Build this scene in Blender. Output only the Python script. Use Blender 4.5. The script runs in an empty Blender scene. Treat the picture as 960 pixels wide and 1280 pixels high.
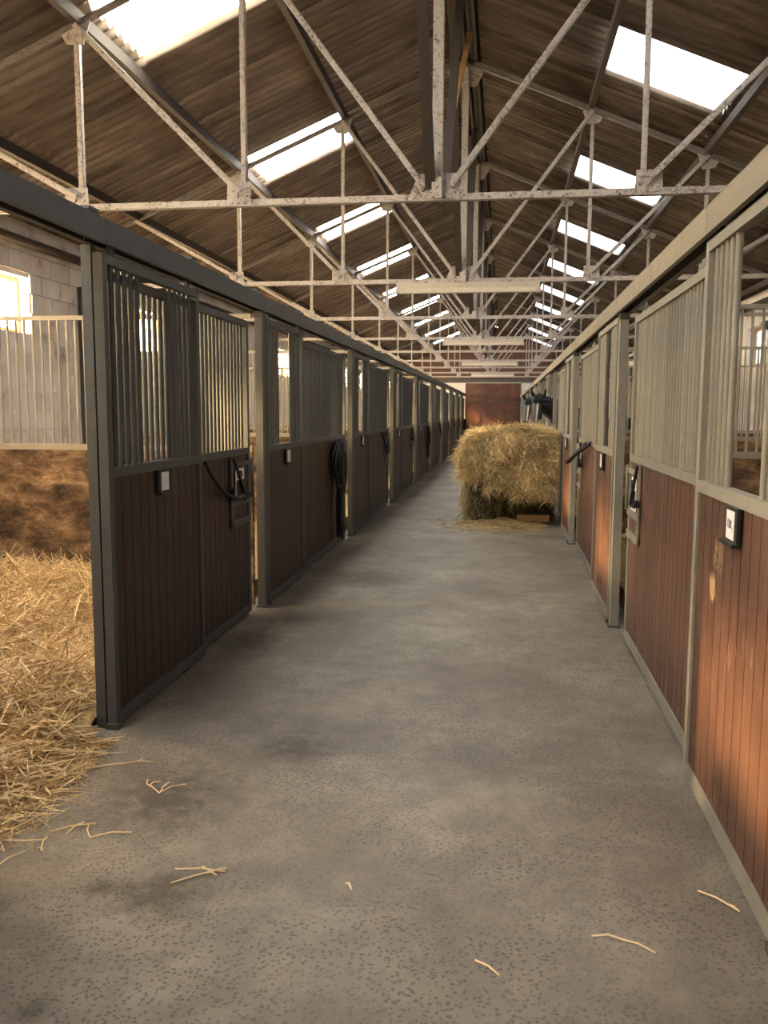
import bpy, math, random
import numpy as np
from mathutils import Vector, Matrix
random.seed(7); rng = np.random.default_rng(11)
sc = bpy.context.scene
col = sc.collection

# ------------------------------------------------------------------ camera
cam_d = bpy.data.cameras.new('camera'); cam = bpy.data.objects.new('camera', cam_d); col.objects.link(cam)
cam_d.sensor_fit = 'VERTICAL'; cam_d.sensor_height = 36.0; cam_d.lens = 36.0 * 1080 / 1280
cam_d.clip_start = 0.05; cam_d.clip_end = 300
PITCH, YAW, ROLL = .1156, .1360, .0043
fw = Vector((-math.sin(YAW) * math.cos(PITCH), math.cos(YAW) * math.cos(PITCH), -math.sin(PITCH)))
rt = fw.cross(Vector((0, 0, 1))).normalized(); up = rt.cross(fw)
rt, up = rt * math.cos(ROLL) + up * math.sin(ROLL), up * math.cos(ROLL) - rt * math.sin(ROLL)
m = Matrix((rt, up, -fw)).transposed().to_4x4(); m.translation = Vector((0, 0, 1.6))
cam.matrix_world = m
sc.camera = cam
# ------------------------------------------------------------------ world, sun, exposure
w = bpy.data.worlds.new('sky'); sc.world = w; w.use_nodes = True
bg = w.node_tree.nodes['Background']; bg.inputs[1].default_value = 1.5
skt = w.node_tree.nodes.new('ShaderNodeTexSky'); skt.sky_type = 'NISHITA'; skt.sun_disc = False
SUN_DIR = Vector((6.3, 2.25, -2.25))
skt.sun_elevation = math.radians(15); skt.sun_rotation = math.atan2(-SUN_DIR.x, -SUN_DIR.y); skt.air_density = 1.0; skt.dust_density = 4.0; skt.ozone_density = .6
w.node_tree.links.new(skt.outputs[0], bg.inputs[0])
sun_d = bpy.data.lights.new('sun', 'SUN'); sun = bpy.data.objects.new('sun', sun_d); col.objects.link(sun)
sun_d.energy = 48.0; sun_d.color = (1.0, .68, .34); sun_d.angle = math.radians(4.5)
sun.rotation_euler = SUN_DIR.to_track_quat('-Z', 'Y').to_euler()
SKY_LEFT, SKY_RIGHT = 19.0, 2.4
vs = sc.view_settings; vs.view_transform = 'Standard'; vs.look = 'None'; vs.gamma = 1; vs.exposure = 0.62
vs.use_curve_mapping = False

# ------------------------------------------------------------------ dimensions
XL, XR, XC = -1.90, .82, -.52
WL, WR = -5.5, 4.46
BAY = 4.14
L0, R0 = 2.65, 2.41            # first posts in view, left and right row
Y0, YE = -5.6, 44.15           # ends of the building
TIE, AP, SL = 3.19, 5.73, .415
T0 = 6.66
ROOF = 5.88
def chord(d): return AP - SL * d
def roofz(d): return ROOF - SL * d

# ------------------------------------------------------------------ mesh helpers
class MB:
    def __init__(s): s.v = []; s.f = []; s.mi = []; s.cur = 0
    def add(s, vs_, fs):
        b = len(s.v); s.v.extend([tuple(map(float, q)) for q in vs_])
        for f in fs: s.f.append(tuple(b + i for i in f)); s.mi.append(s.cur)
        return s
    def box(s, x0, x1, y0, y1, z0, z1):
        if x0 > x1: x0, x1 = x1, x0
        if y0 > y1: y0, y1 = y1, y0
        return s.add([(x0,y0,z0),(x1,y0,z0),(x1,y1,z0),(x0,y1,z0),(x0,y0,z1),(x1,y0,z1),(x1,y1,z1),(x0,y1,z1)],
                     [(0,3,2,1),(4,5,6,7),(0,1,5,4),(1,2,6,5),(2,3,7,6),(3,0,4,7)])
    def beam(s, p, q, wd, hd, side=None, off=(0, 0)):
        p, q = Vector(p), Vector(q); d = (q - p).normalized()
        side = Vector(side) if side else (Vector((0,0,1)) if abs(d.z) < .9 else Vector((0,1,0)))
        a = d.cross(side).normalized(); b = a.cross(d).normalized()
        c = []
        for e in (p, q):
            for (i, j) in ((-1,-1),(1,-1),(1,1),(-1,1)):
                c.append(e + a * (off[0] + i * wd / 2) + b * (off[1] + j * hd / 2))
        return s.add(c, [(0,3,2,1),(4,5,6,7),(0,1,5,4),(1,2,6,5),(2,3,7,6),(3,0,4,7)])
    def angle(s, p, q, wd=.06, t=.008, side=None):
        s.beam(p, q, wd, t, side, (0, -wd / 2 + t / 2)); return s.beam(p, q, t, wd, side, (-wd / 2 + t / 2, 0))
    def cyl(s, p, q, r, n=8, r2=None, caps=True):
        p, q = Vector(p), Vector(q); d = (q - p).normalized()
        a = d.cross(Vector((0,0,1)) if abs(d.z) < .9 else Vector((1,0,0))).normalized(); b = d.cross(a)
        r2 = r if r2 is None else r2; c = []
        for e, rr in ((p, r), (q, r2)):
            for i in range(n):
                t = 2 * math.pi * i / n; c.append(e + (a * math.cos(t) + b * math.sin(t)) * rr)
        fs = [(i, (i+1) % n, n + (i+1) % n, n + i) for i in range(n)]
        if caps: fs += [tuple(range(n))[::-1], tuple(range(n, 2*n))]
        return s.add(c, fs)
    def tube(s, pts, r, n=6):
        pts = [Vector(p) for p in pts]; c = []; a = None
        for i, p in enumerate(pts):
            d = (pts[min(i+1, len(pts)-1)] - pts[max(i-1, 0)]).normalized()
            if a is None: a = d.cross(Vector((0,0,1)) if abs(d.z) < .9 else Vector((1,0,0))).normalized()
            a = (a - d * a.dot(d)).normalized(); b = d.cross(a)
            for k in range(n):
                t = 2 * math.pi * k / n; c.append(p + (a * math.cos(t) + b * math.sin(t)) * r)
        fs = [(i*n+k, i*n+(k+1) % n, (i+1)*n+(k+1) % n, (i+1)*n+k) for i in range(len(pts)-1) for k in range(n)]
        fs += [tuple(range(n))[::-1], tuple(range((len(pts)-1)*n, len(pts)*n))]
        return s.add(c, fs)
    def prism(s, poly, axis_vec):
        n = len(poly); av = Vector(axis_vec); P = [Vector(q) for q in poly]
        return s.add(P + [q + av for q in P], [tuple(range(n))[::-1], tuple(range(n, 2*n))] + [(i, (i+1) % n, n+(i+1) % n, n+i) for i in range(n)])
    def mesh(s, name, mats, smooth=False):
        me = bpy.data.meshes.new(name); me.from_pydata(s.v, [], s.f)
        for mt in (mats if isinstance(mats, (list, tuple)) else [mats]): me.materials.append(mt)
        if len(me.materials) > 1: me.polygons.foreach_set('material_index', s.mi)
        if smooth: me.polygons.foreach_set('use_smooth', [True] * len(me.polygons))
        me.update(); return me
def put(name, me, parent=None, loc=(0, 0, 0)):
    o = bpy.data.objects.new(name, me); col.objects.link(o); o.location = loc
    if parent: o.parent = parent
    return o
def put_list(items, parent):
    last = None
    for n, me in items:
        if n[0] == '>': put(n[1:], me, last)
        else: last = put(n, me, parent)
def tag(o, label=None, cat=None, group=None, kind=None):
    if label: o['label'] = label
    if cat: o['category'] = cat
    if group: o['group'] = group
    if kind: o['kind'] = kind
    return o
def empty(name, loc=(0, 0, 0), **k):
    o = bpy.data.objects.new(name, None); col.objects.link(o); o.location = loc; o.empty_display_size = .1
    return tag(o, **k)
ORD = ['first', 'second', 'third', 'fourth', 'fifth', 'sixth', 'seventh', 'eighth', 'ninth', 'tenth', 'eleventh', 'twelfth']

# ------------------------------------------------------------------ materials
def newmat(name):
    mt = bpy.data.materials.new(name); mt.use_nodes = True; nt = mt.node_tree
    return mt, nt, nt.nodes['Principled BSDF']
def nd(nt, typ, **k):
    n = nt.nodes.new(typ)
    for a, b in k.items(): setattr(n, a, b)
    return n
def pos(nt, scale=(1, 1, 1), obj=False):
    mp = nd(nt, 'ShaderNodeMapping'); mp.inputs['Scale'].default_value = scale
    if obj: src = nd(nt, 'ShaderNodeTexCoord').outputs['Object']
    else: src = nd(nt, 'ShaderNodeNewGeometry').outputs['Position']
    nt.links.new(src, mp.inputs['Vector']); return mp.outputs['Vector']
def noise(nt, vec, scale, detail=4, rough=.6, dist=0):
    n = nd(nt, 'ShaderNodeTexNoise'); n.inputs['Scale'].default_value = scale; n.inputs['Detail'].default_value = detail
    n.inputs['Roughness'].default_value = rough; n.inputs['Distortion'].default_value = dist
    nt.links.new(vec, n.inputs['Vector']); return n.outputs['Fac']
def voro(nt, vec, scale, feature='F1'):
    n = nd(nt, 'ShaderNodeTexVoronoi', feature=feature); n.inputs['Scale'].default_value = scale
    nt.links.new(vec, n.inputs['Vector']); return n
def ramp(nt, fac, *stops):
    n = nd(nt, 'ShaderNodeValToRGB'); el = n.color_ramp.elements
    while len(el) < len(stops): el.new(.5)
    for e, (p, c) in zip(el, stops):
        e.position = p; e.color = (*c, 1) if hasattr(c, '__len__') else (c, c, c, 1)
    nt.links.new(fac, n.inputs['Fac']); return n.outputs['Color']
def mix(nt, fac, a, b, typ='MIX'):
    n = nd(nt, 'ShaderNodeMix', data_type='RGBA', blend_type=typ)
    for sock, v in ((n.inputs['Factor'], fac), (n.inputs['A'], a), (n.inputs['B'], b)):
        if isinstance(v, (int, float)): sock.default_value = v
        elif isinstance(v, tuple): sock.default_value = (*v, 1)
        else: nt.links.new(v, sock)
    return n.outputs['Result']
def math_(nt, op, a, b=None, clamp=False):
    n = nd(nt, 'ShaderNodeMath', operation=op, use_clamp=clamp)
    for i, v in enumerate((a, b)):
        if v is None: continue
        if isinstance(v, (int, float)): n.inputs[i].default_value = v
        else: nt.links.new(v, n.inputs[i])
    return n.outputs[0]
def bump(nt, b, h, strength=.3, dist=.01):
    n = nd(nt, 'ShaderNodeBump'); n.inputs['Strength'].default_value = strength; n.inputs['Distance'].default_value = dist
    nt.links.new(h, n.inputs['Height']); nt.links.new(n.outputs['Normal'], b.inputs['Normal'])
def flat(name, c, rough=.6, metal=0):
    mt, nt, b = newmat(name); v = pos(nt); f = noise(nt, v, 30, 3)
    nt.links.new(mix(nt, f, tuple(x * .8 for x in c), tuple(min(1, x * 1.2) for x in c)), b.inputs['Base Color'])
    b.inputs['Roughness'].default_value = rough; b.inputs['Metallic'].default_value = metal; return mt

def m_steel(name, base, spot, metal=.25, rough=.55):
    mt, nt, b = newmat(name); v = pos(nt)
    f = noise(nt, v, 9, 5); g = noise(nt, v, 130, 3)
    c = mix(nt, f, tuple(x * .7 for x in base), tuple(x * 1.25 for x in base))
    c = mix(nt, ramp(nt, g, (.55, 0), (.72, .6)), c, spot)
    c = mix(nt, math_(nt, 'MULTIPLY', nd(nt, 'ShaderNodeObjectInfo').outputs['Random'], .5), c, tuple(x * .45 for x in base))
    nt.links.new(c, b.inputs['Base Color']); b.inputs['Metallic'].default_value = metal; b.inputs['Roughness'].default_value = rough
    bump(nt, b, g, .15, .003); return mt
M = {}
M['galv'] = m_steel('galvanised_steel', (.105, .112, .112), (.22, .22, .205))  # darkened base: the left row's shade put into the colour
M['galv_lit'] = m_steel('lit_side_galvanised_steel', (.31, .29, .237), (.42, .39, .32), .1, .65)  # lighter, warmer copy: light on the right row put into the colour
M['track_lit'] = m_steel('lit_side_track_steel', (.26, .232, .178), (.34, .305, .24), .1, .7)  # right track, its warm light painted into the base colour
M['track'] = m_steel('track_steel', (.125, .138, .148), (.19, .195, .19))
M['rod'] = m_steel('partition_rod', (.48, .43, .34), (.36, .29, .20), .1, .5)
M['dark_steel'] = m_steel('dark_steel', (.10, .10, .095), (.16, .14, .11))
def m_truss(name, k):
    mt, nt, b = newmat(name); v = pos(nt)
    f = noise(nt, v, 45, 5, .7); g = noise(nt, v, 5, 3)
    h = math_(nt, 'ADD', f, math_(nt, 'MULTIPLY', g, .35))
    c = ramp(nt, h, (.50, (.09 * k, .07 * k, .052 * k)), (.58, (.28 * k, .25 * k, .22 * k)), (.68, (.48 * k, .445 * k, .41 * k)))
    nt.links.new(c, b.inputs['Base Color']); b.inputs['Roughness'].default_value = .6; bump(nt, b, f, .2, .003); return mt
M['truss'] = m_truss('flaking_white_paint_steel', 1.0); M['truss_dark'] = m_truss('roof_shaded_chord_steel', .42)  # chords: dirt and the roof's shade put into a darker colour
def m_wood(name, dark, light, scratch=(.42, .25, .13), amt=1.0):
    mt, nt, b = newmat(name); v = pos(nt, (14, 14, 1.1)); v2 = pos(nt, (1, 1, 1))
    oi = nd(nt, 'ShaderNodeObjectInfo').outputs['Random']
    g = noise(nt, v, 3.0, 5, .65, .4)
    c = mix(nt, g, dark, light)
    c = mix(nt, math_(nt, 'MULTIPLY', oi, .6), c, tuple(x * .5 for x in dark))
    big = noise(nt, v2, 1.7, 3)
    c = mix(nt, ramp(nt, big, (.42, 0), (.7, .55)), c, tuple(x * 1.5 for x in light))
    # scratches: thin slanting lines where a larger patch allows them
    rotm = nd(nt, 'ShaderNodeMapping'); rotm.inputs['Rotation'].default_value = (.5, 0, 0); rotm.inputs['Scale'].default_value = (20, 70, 9)
    nt.links.new(nd(nt, 'ShaderNodeNewGeometry').outputs['Position'], rotm.inputs['Vector'])
    s1 = ramp(nt, noise(nt, rotm.outputs['Vector'], 1.0, 2, .5, .6), (.63, 0), (.69, 1))
    patch = ramp(nt, noise(nt, v2, 2.6, 2), (.44, 0), (.58, 1))
    c = mix(nt, math_(nt, 'MULTIPLY', math_(nt, 'MULTIPLY', s1, patch), .7 * amt), c, scratch)
    nt.links.new(c, b.inputs['Base Color']); b.inputs['Roughness'].default_value = .5
    bump(nt, b, g, .25, .004); return mt, nt, b, c
M['wood_l'] = m_wood('shaded_boards', (.026, .0138, .0105), (.047, .0245, .017), amt=.35)[0]  # darker copy of the right row's wood: shade put into the colour
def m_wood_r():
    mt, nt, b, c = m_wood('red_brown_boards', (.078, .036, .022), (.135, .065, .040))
    # gnawed bare patch on the nearest door
    geo = nd(nt, 'ShaderNodeNewGeometry').outputs['Position']
    def blob(p, r):
        d = nd(nt, 'ShaderNodeVectorMath', operation='DISTANCE'); nt.links.new(geo, d.inputs[0]); d.inputs[1].default_value = p
        return ramp(nt, math_(nt, 'DIVIDE', d.outputs['Value'], r), (.2, 1), (1.0, 0))
    n1 = noise(nt, pos(nt, (1, 1.6, 1)), 34, 5, .7, 2.0)
    a = math_(nt, 'MULTIPLY', blob((.82, 3.49, .92), .15), 1.02)
    a2 = math_(nt, 'MULTIPLY', blob((.82, 3.43, 1.06), .26), .86)
    k = math_(nt, 'MAXIMUM', a, a2)
    k = ramp(nt, math_(nt, 'MULTIPLY', k, n1), (.40, 0), (.47, 1))
    c2 = mix(nt, math_(nt, 'MULTIPLY', k, .85), c, (.50, .32, .18))
    nt.links.new(c2, b.inputs['Base Color']); return mt
M['wood_r'] = m_wood_r()
def m_muddy():
    mt, nt, b = newmat('mud_caked_boards'); v = pos(nt, (1.0, 1, 1.9))
    g = noise(nt, v, 3.4, 9, .72, .15); f = noise(nt, v, 40, 4)
    c = ramp(nt, g, (.36, (.030, .018, .010)), (.46, (.13, .078, .040)), (.56, (.32, .195, .10)), (.66, (.62, .42, .23)))
    c = mix(nt, ramp(nt, f, (.4, .0), (.75, .5)), c, (.10, .06, .035))
    nt.links.new(c, b.inputs['Base Color']); b.inputs['Roughness'].default_value = .85; bump(nt, b, g, .6, .03); return mt
M['mud'] = m_muddy()
def m_floor():
    mt, nt, b = newmat('worn_concrete'); v = pos(nt)
    f = noise(nt, v, 1.1, 6, .62); g = noise(nt, v, 6, 5, .65); h = noise(nt, v, 90, 3)
    c = ramp(nt, f, (.34, (.115, .091, .066)), (.50, (.225, .190, .147)), (.66, (.32, .278, .222)))
    c = mix(nt, ramp(nt, g, (.35, .65), (.62, 0)), c, (.12, .104, .086))
    c = mix(nt, math_(nt, 'MULTIPLY', h, .30), c, (.34, .30, .245))
    # exposed pebbles
    dv = nd(nt, 'ShaderNodeVectorMath', operation='ADD'); nt.links.new(v, dv.inputs[0])
    nz = nd(nt, 'ShaderNodeTexNoise'); nz.inputs['Scale'].default_value = 45; nt.links.new(v, nz.inputs['Vector'])
    sc_ = nd(nt, 'ShaderNodeVectorMath', operation='SCALE'); sc_.inputs['Scale'].default_value = .022; nt.links.new(nz.outputs['Color'], sc_.inputs[0]); nt.links.new(sc_.outputs[0], dv.inputs[1])
    vo = voro(nt, dv.outputs[0], 60)
    sp = ramp(nt, vo.outputs['Distance'], (.31, 1), (.42, 0))
    sel = ramp(nt, vo.outputs['Color'], (.22, 0), (.30, 1))
    area = ramp(nt, noise(nt, v, 1.6, 3), (.36, 0.35), (.54, 1))
    k = math_(nt, 'MULTIPLY', math_(nt, 'MULTIPLY', sp, sel), area)
    c = mix(nt, math_(nt, 'MULTIPLY', k, .68), c, (.070, .060, .050))
    sn = noise(nt, v, 14, 4, .6)
    for p, r in (((-1.32, 2.59, 0), .10), ((-1.22, 2.01, 0), .12), ((-1.75, 5.75, 0), .45), ((-1.55, 6.4, 0), .35), ((-.95, 3.9, 0), .35), ((-1.35, 3.3, 0), .55), ((-1.1, 2.6, 0), .3), ((-1.2, 8.1, 0), .7)):
        d = nd(nt, 'ShaderNodeVectorMath', operation='DISTANCE'); nt.links.new(v, d.inputs[0]); d.inputs[1].default_value = p
        bl = math_(nt, 'MULTIPLY', ramp(nt, math_(nt, 'DIVIDE', d.outputs['Value'], r), (.1, 1), (1.0, 0)), sn)
        c = mix(nt, math_(nt, 'MULTIPLY', ramp(nt, bl, (.18, 0), (.5, 1)), .75), c, (.065, .046, .030))
    nt.links.new(c, b.inputs['Base Color']); b.inputs['Roughness'].default_value = .62
    hh = math_(nt, 'ADD', math_(nt, 'MULTIPLY', g, .5), math_(nt, 'MULTIPLY', h, .3)); hh = math_(nt, 'SUBTRACT', hh, math_(nt, 'MULTIPLY', k, .3))
    bump(nt, b, hh, .35, .008); return mt
M['floor'] = m_floor()
def m_roof():
    mt, nt, b = newmat('weathered_cement_sheet'); v = pos(nt, (.22, 2.7, .22)); v2 = pos(nt)
    oi = nd(nt, 'ShaderNodeObjectInfo').outputs['Random']
    f = noise(nt, v, 3.0, 4, .6); g = noise(nt, v2, 1.3, 3)
    c = ramp(nt, f, (.36, (.20, .15, .105)), (.50, (.50, .385, .275)), (.66, (.70, .58, .45)))
    c = mix(nt, ramp(nt, g, (.40, .45), (.62, 0)), c, (.10, .078, .06))
    c = mix(nt, math_(nt, 'MULTIPLY', oi, .35), c, (.16, .12, .09))
    sx = nd(nt, 'ShaderNodeSeparateXYZ'); nt.links.new(nd(nt, 'ShaderNodeTexCoord').outputs['Object'], sx.inputs[0])
    wv = math_(nt, 'COSINE', math_(nt, 'MULTIPLY', sx.outputs['Y'], 2 * math.pi * 7 / 1.035))
    crest_shade = math_(nt, 'MULTIPLY', ramp(nt, math_(nt, 'MULTIPLY', math_(nt, 'ADD', wv, -1), -.5), (.55, 0), (.95, 1)), ramp(nt, noise(nt, v2, 4, 3), (.3, .25), (.6, 1)))
    c = mix(nt, math_(nt, 'MULTIPLY', crest_shade, .75), c, (.11, .078, .054))   # dark bands painted along the low crests to shade the corrugation
    nt.links.new(c, b.inputs['Base Color']); b.inputs['Roughness'].default_value = .9; bump(nt, b, f, .2, .01); return mt
M['roof'] = m_roof()
M['purlin'] = flat('dark_timber', (.045, .035, .028), .8)
def m_emit(name, c, s):
    mt, nt, b = newmat(name); v = pos(nt); f = noise(nt, v, 3, 3)
    nt.links.new(mix(nt, f, tuple(x * .93 for x in c), c), b.inputs['Emission Color'])
    b.inputs['Base Color'].default_value = (.8, .8, .8, 1); b.inputs['Emission Strength'].default_value = s; return mt
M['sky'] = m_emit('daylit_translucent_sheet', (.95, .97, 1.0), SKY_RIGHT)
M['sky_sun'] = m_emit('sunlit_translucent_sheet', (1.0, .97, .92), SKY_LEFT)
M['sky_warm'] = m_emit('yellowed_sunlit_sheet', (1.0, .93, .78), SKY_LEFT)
def m_wall():
    mt, nt, b = newmat('limewashed_block'); v = pos(nt)
    f = noise(nt, v, 2.3, 6, .65); g = noise(nt, v, 30, 3)
    oi = nd(nt, 'ShaderNodeObjectInfo').outputs['Random']
    c = ramp(nt, f, (.28, (.30, .25, .20)), (.40, (.66, .62, .58)), (.6, (.80, .78, .76)))
    c = mix(nt, math_(nt, 'MULTIPLY', oi, .25), c, (.45, .40, .36))
    nt.links.new(c, b.inputs['Base Color']); b.inputs['Roughness'].default_value = .85; bump(nt, b, g, .2, .004); return mt
M['wall'] = m_wall()
M['enddoor'] = m_wood('end_door_boards', (.10, .042, .024), (.16, .066, .036), amt=.1)[0]
M['white'] = flat('white_paint', (.75, .74, .70), .7)
M['gable'] = flat('brown_gable', (.12, .062, .038), .8)
M['frame_wood'] = flat('window_frame_wood', (.30, .19, .09), .6)
M['black'] = flat('black_plastic', (.012, .012, .014), .45)
M['leather'] = flat('black_webbing', (.010, .010, .011), .6)
M['paper'] = flat('white_paper', (.85, .85, .84), .6)
M['ink'] = flat('grey_ink', (.22, .22, .23), .6)
M['lampwhite'] = flat('yellowed_lamp_plastic', (.52, .47, .39), .45)
M['tube'] = flat('unlit_tube', (.70, .66, .58), .3)
M['orange_timber'] = flat('pale_timber', (.36, .20, .08), .7)
def m_straw(name, lo, hi):
    mt, nt, b = newmat(name); a = nd(nt, 'ShaderNodeAttribute', attribute_name='tone').outputs['Fac']
    nt.links.new(mix(nt, a, lo, hi), b.inputs['Base Color']); b.inputs['Roughness'].default_value = .6; return mt
M['straw'] = m_straw('straw_stalks', (.40, .25, .10), (1.0, .78, .44))
M['hay'] = m_straw('hay_stalks', (.20, .145, .055), (1.0, .78, .40))
def m_bed(name, a, b_):
    mt, nt, b = newmat(name); v = pos(nt); f = noise(nt, v, 22, 6, .7, 1.0)
    nt.links.new(mix(nt, ramp(nt, f, (.35, 0), (.65, 1)), a, b_), b.inputs['Base Color']); b.inputs['Roughness'].default_value = .9; bump(nt, b, f, .8, .03); return mt
M['bed'] = m_bed('straw_bed', (.20, .115, .045), (.60, .42, .18))
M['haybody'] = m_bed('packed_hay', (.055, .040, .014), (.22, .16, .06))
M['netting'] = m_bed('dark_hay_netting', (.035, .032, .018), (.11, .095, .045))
def m_glass(name, glow):
    mt, nt, b = newmat(name); out = nt.nodes['Material Output']
    tr = nd(nt, 'ShaderNodeBsdfTransparent'); tr.inputs[0].default_value = (.95, .93, .88, 1)
    if glow:                                              # dirty glass scattering the low sun that stands on it
        tl = nd(nt, 'ShaderNodeEmission'); tl.inputs[1].default_value = glow
        nt.links.new(mix(nt, noise(nt, pos(nt), 4, 3), (1.0, .68, .36), (1.0, .76, .44)), tl.inputs[0])
    else:
        tl = nd(nt, 'ShaderNodeBsdfTranslucent'); tl.inputs[0].default_value = (.9, .87, .8, 1)
    mx = nd(nt, 'ShaderNodeMixShader'); mx.inputs[0].default_value = .4 if glow else .25
    nt.links.new(tr.outputs[0], mx.inputs[1]); nt.links.new(tl.outputs[0], mx.inputs[2]); nt.links.new(mx.outputs[0], out.inputs[0]); return mt
M['glass'] = m_glass('dusty_window_glass', 0); M['glass_sun'] = m_glass('sunlit_dirty_glass', 105.0)


# ------------------------------------------------------------------ floor
fl = empty('floor', label='worn grey concrete aisle floor with exposed pebbles and stains', kind='structure')
ys = [Y0 - 2, 11.35, 19.3, 27.5, 35.7, YE + .4]
for a, b in zip(ys[:-1], ys[1:]):
    mb = MB().box(XL - .05, XR + .05, a + .004, b - .004, -.12, 0)
    put('floor_slab', mb.mesh('floor_slab', M['floor']), fl)
put('stall_floor', MB().box(WL - .3, XL - .054, Y0 - 2, YE + .4, -.13, -.002).box(XR + .054, WR + .3, Y0 - 2, YE + .4, -.13, -.002).mesh('stall_floor', M['floor']), fl)
put('subfloor', MB().box(WL - .3, WR + .3, Y0 - 2, YE + .4, -.3, -.135).mesh('subfloor', M['floor']), fl)
tag(put('yard_ground', MB().box(-40, 40, Y0 - 40, YE + 40, -.42, -.31).mesh('yard_ground', M['floor'])), 'concrete yard ground outside the stable building', kind='structure')

# ------------------------------------------------------------------ roof sheets
def sheet_mesh(name, d0, d1, sgn, waves, mat, drop=0.0, nx=2):
    P, A, n = 1.035 / 7, .031, 8
    N = waves * n; v = []; f = []
    for i in range(N + 1):
        y = P * i / n; c = A * math.cos(2 * math.pi * i / n)
        for j in range(nx):
            d = d0 + (d1 - d0) * j / (nx - 1)
            v.append((sgn * d, y, ROOF - SL * d + c - drop))
    for i in range(N):
        for j in range(nx - 1):
            q = (i*nx+j, i*nx+j+1, (i+1)*nx+j+1, (i+1)*nx+j); f.append(q if sgn < 0 else q[::-1])
    nv = len(v); T = .007
    v += [(a, b, c + T) for a, b, c in v]
    f += [tuple(nv + k for k in q[::-1]) for q in f]
    for i in range(N):                                   # eave and head edges
        for j in (0, nx - 1):
            f.append((i*nx+j, (i+1)*nx+j, nv+(i+1)*nx+j, nv+i*nx+j))
    me = bpy.data.meshes.new(name); me.from_pydata(v, [], f); me.materials.append(mat)
    me.polygons.foreach_set('use_smooth', [True] * len(f)); me.update(); return me
ROWS = [(.17, 1.55, 0), (1.49, 2.79, .012), (2.73, 4.12, .024), (4.06, 5.36, .036)]
for side, sgn, start in (('left', -1, 6.72), ('right', 1, 8.87)):
    rf = empty('roof_' + side, (XC, 0, 0), label='brown weathered corrugated cement roof slope on the %s side' % side, kind='structure')
    MS = [sheet_mesh('roof_sheet', a, b, sgn, 7, M['roof'], dr) for a, b, dr in ROWS]
    # skylight sheets: one sheet of the second row in every bay
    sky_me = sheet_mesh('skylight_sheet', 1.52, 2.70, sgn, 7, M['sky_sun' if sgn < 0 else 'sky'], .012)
    first = start - BAY * math.floor((start - Y0) / BAY)
    c0 = first - 1.035 * math.ceil((first - Y0) / 1.035)
    y = c0; nsky = []
    while y < YE + .3:
        for r, me in enumerate(MS):
            t = (y - first) / BAY
            if r == 1 and abs(t - round(t)) < .02 and Y0 + .1 < y < YE - 1.2: nsky.append(y); continue
            put('roof_sheet', me, rf, (0, y, 0))
        y += 1.035
    vis = [s for s in nsky if s > (6 if sgn < 0 else 8)]
    for s in nsky:
        me = sky_me
        if abs(s - 6.72) < .1 and sgn < 0:
            me = sheet_mesh('skylight_sheet', 1.52, 2.70, sgn, 7, M['sky_warm'], .012)
        o = put('skylight', me, None, (XC, s, 0))
        if s in vis: lb = '%s bright rooflight sheet from the camera in the %s roof slope' % (ORD[vis.index(s)], side)
        else: lb = '%s rooflight sheet above or behind the camera in the %s roof slope' % (ORD[nsky.index(s)], side)
        tag(o, lb, 'skylight', 'skylights in the %s slope' % side)
    for i, d in enumerate((1.47, 2.80, 4.13, 4.80)):
        zz = roofz(d) - .035 - .012 * (i + 1)
        o = put('purlin', MB().box(XC + sgn * (d - .03), XC + sgn * (d + .03), Y0, YE, zz - .10, zz).mesh('purlin', M['purlin']))
        tag(o, 'long dark timber purlin under the %s slope, %s down from the ridge' % (side, ORD[i]), 'purlin', 'roof purlins')
    # thin dark slanting stays under the sheets
rid = empty('ridge_cap', (XC, 0, 0), label='dark ridge capping running along the roof peak', cat='ridge cap')
put('cap', MB().prism([(-.30, Y0, ROOF - .085), (0, Y0, ROOF + .05), (.30, Y0, ROOF - .085), (.30, Y0, ROOF - .065), (0, Y0, ROOF + .07), (-.30, Y0, ROOF - .065)], (0, YE - Y0 + .3, 0)).mesh('cap', M['purlin']), rid)
put('ridge_board', MB().box(-.02, .02, Y0, YE, ROOF - .24, ROOF - .02).mesh('ridge_board', M['purlin']), rid)
put('ridge_batten', MB().box(.09, .14, Y0, YE, ROOF - .19, ROOF - .10).mesh('ridge_batten', M['purlin']), rid)
put('ridge_batten', MB().box(-.14, -.09, Y0, YE, ROOF - .19, ROOF - .10).mesh('ridge_batten', M['purlin']), rid)

# ------------------------------------------------------------------ walls and windows
BW, BH = .45, .225
def side_wall(side, xw, sgn, wins, w0, w1, z0, z1):
    """sgn: direction from the wall face outwards (-1 left, +1 right)"""
    xo = xw + sgn * .22; mb = MB()
    mb.box(xw, xo, Y0, YE, -.1, z0); mb.box(xw, xo, Y0, YE, z1, 3.74)
    edges = [Y0] + [q for c in wins for q in (c + w0, c + w1)] + [YE]
    for a, b in zip(edges[0::2], edges[1::2]): mb.box(xw, xo, a, b, z0, z1)
    wl = tag(put('wall_' + side, mb.mesh('wall_' + side, M['wall'])), 'limewashed block side wall behind the %s row of stalls' % side, kind='structure')
    return wl
LW = [4.98 + BAY * k for k in range(-2, 10)]
RWn = [4.05 + BAY * k for k in range(-2, 10)]
wl = side_wall('left', WL, -1, LW, -.62, .50, 2.48, 3.12)
wr = side_wall('right', WR, 1, RWn, -.6, .6, 2.45, 3.15)
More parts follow.
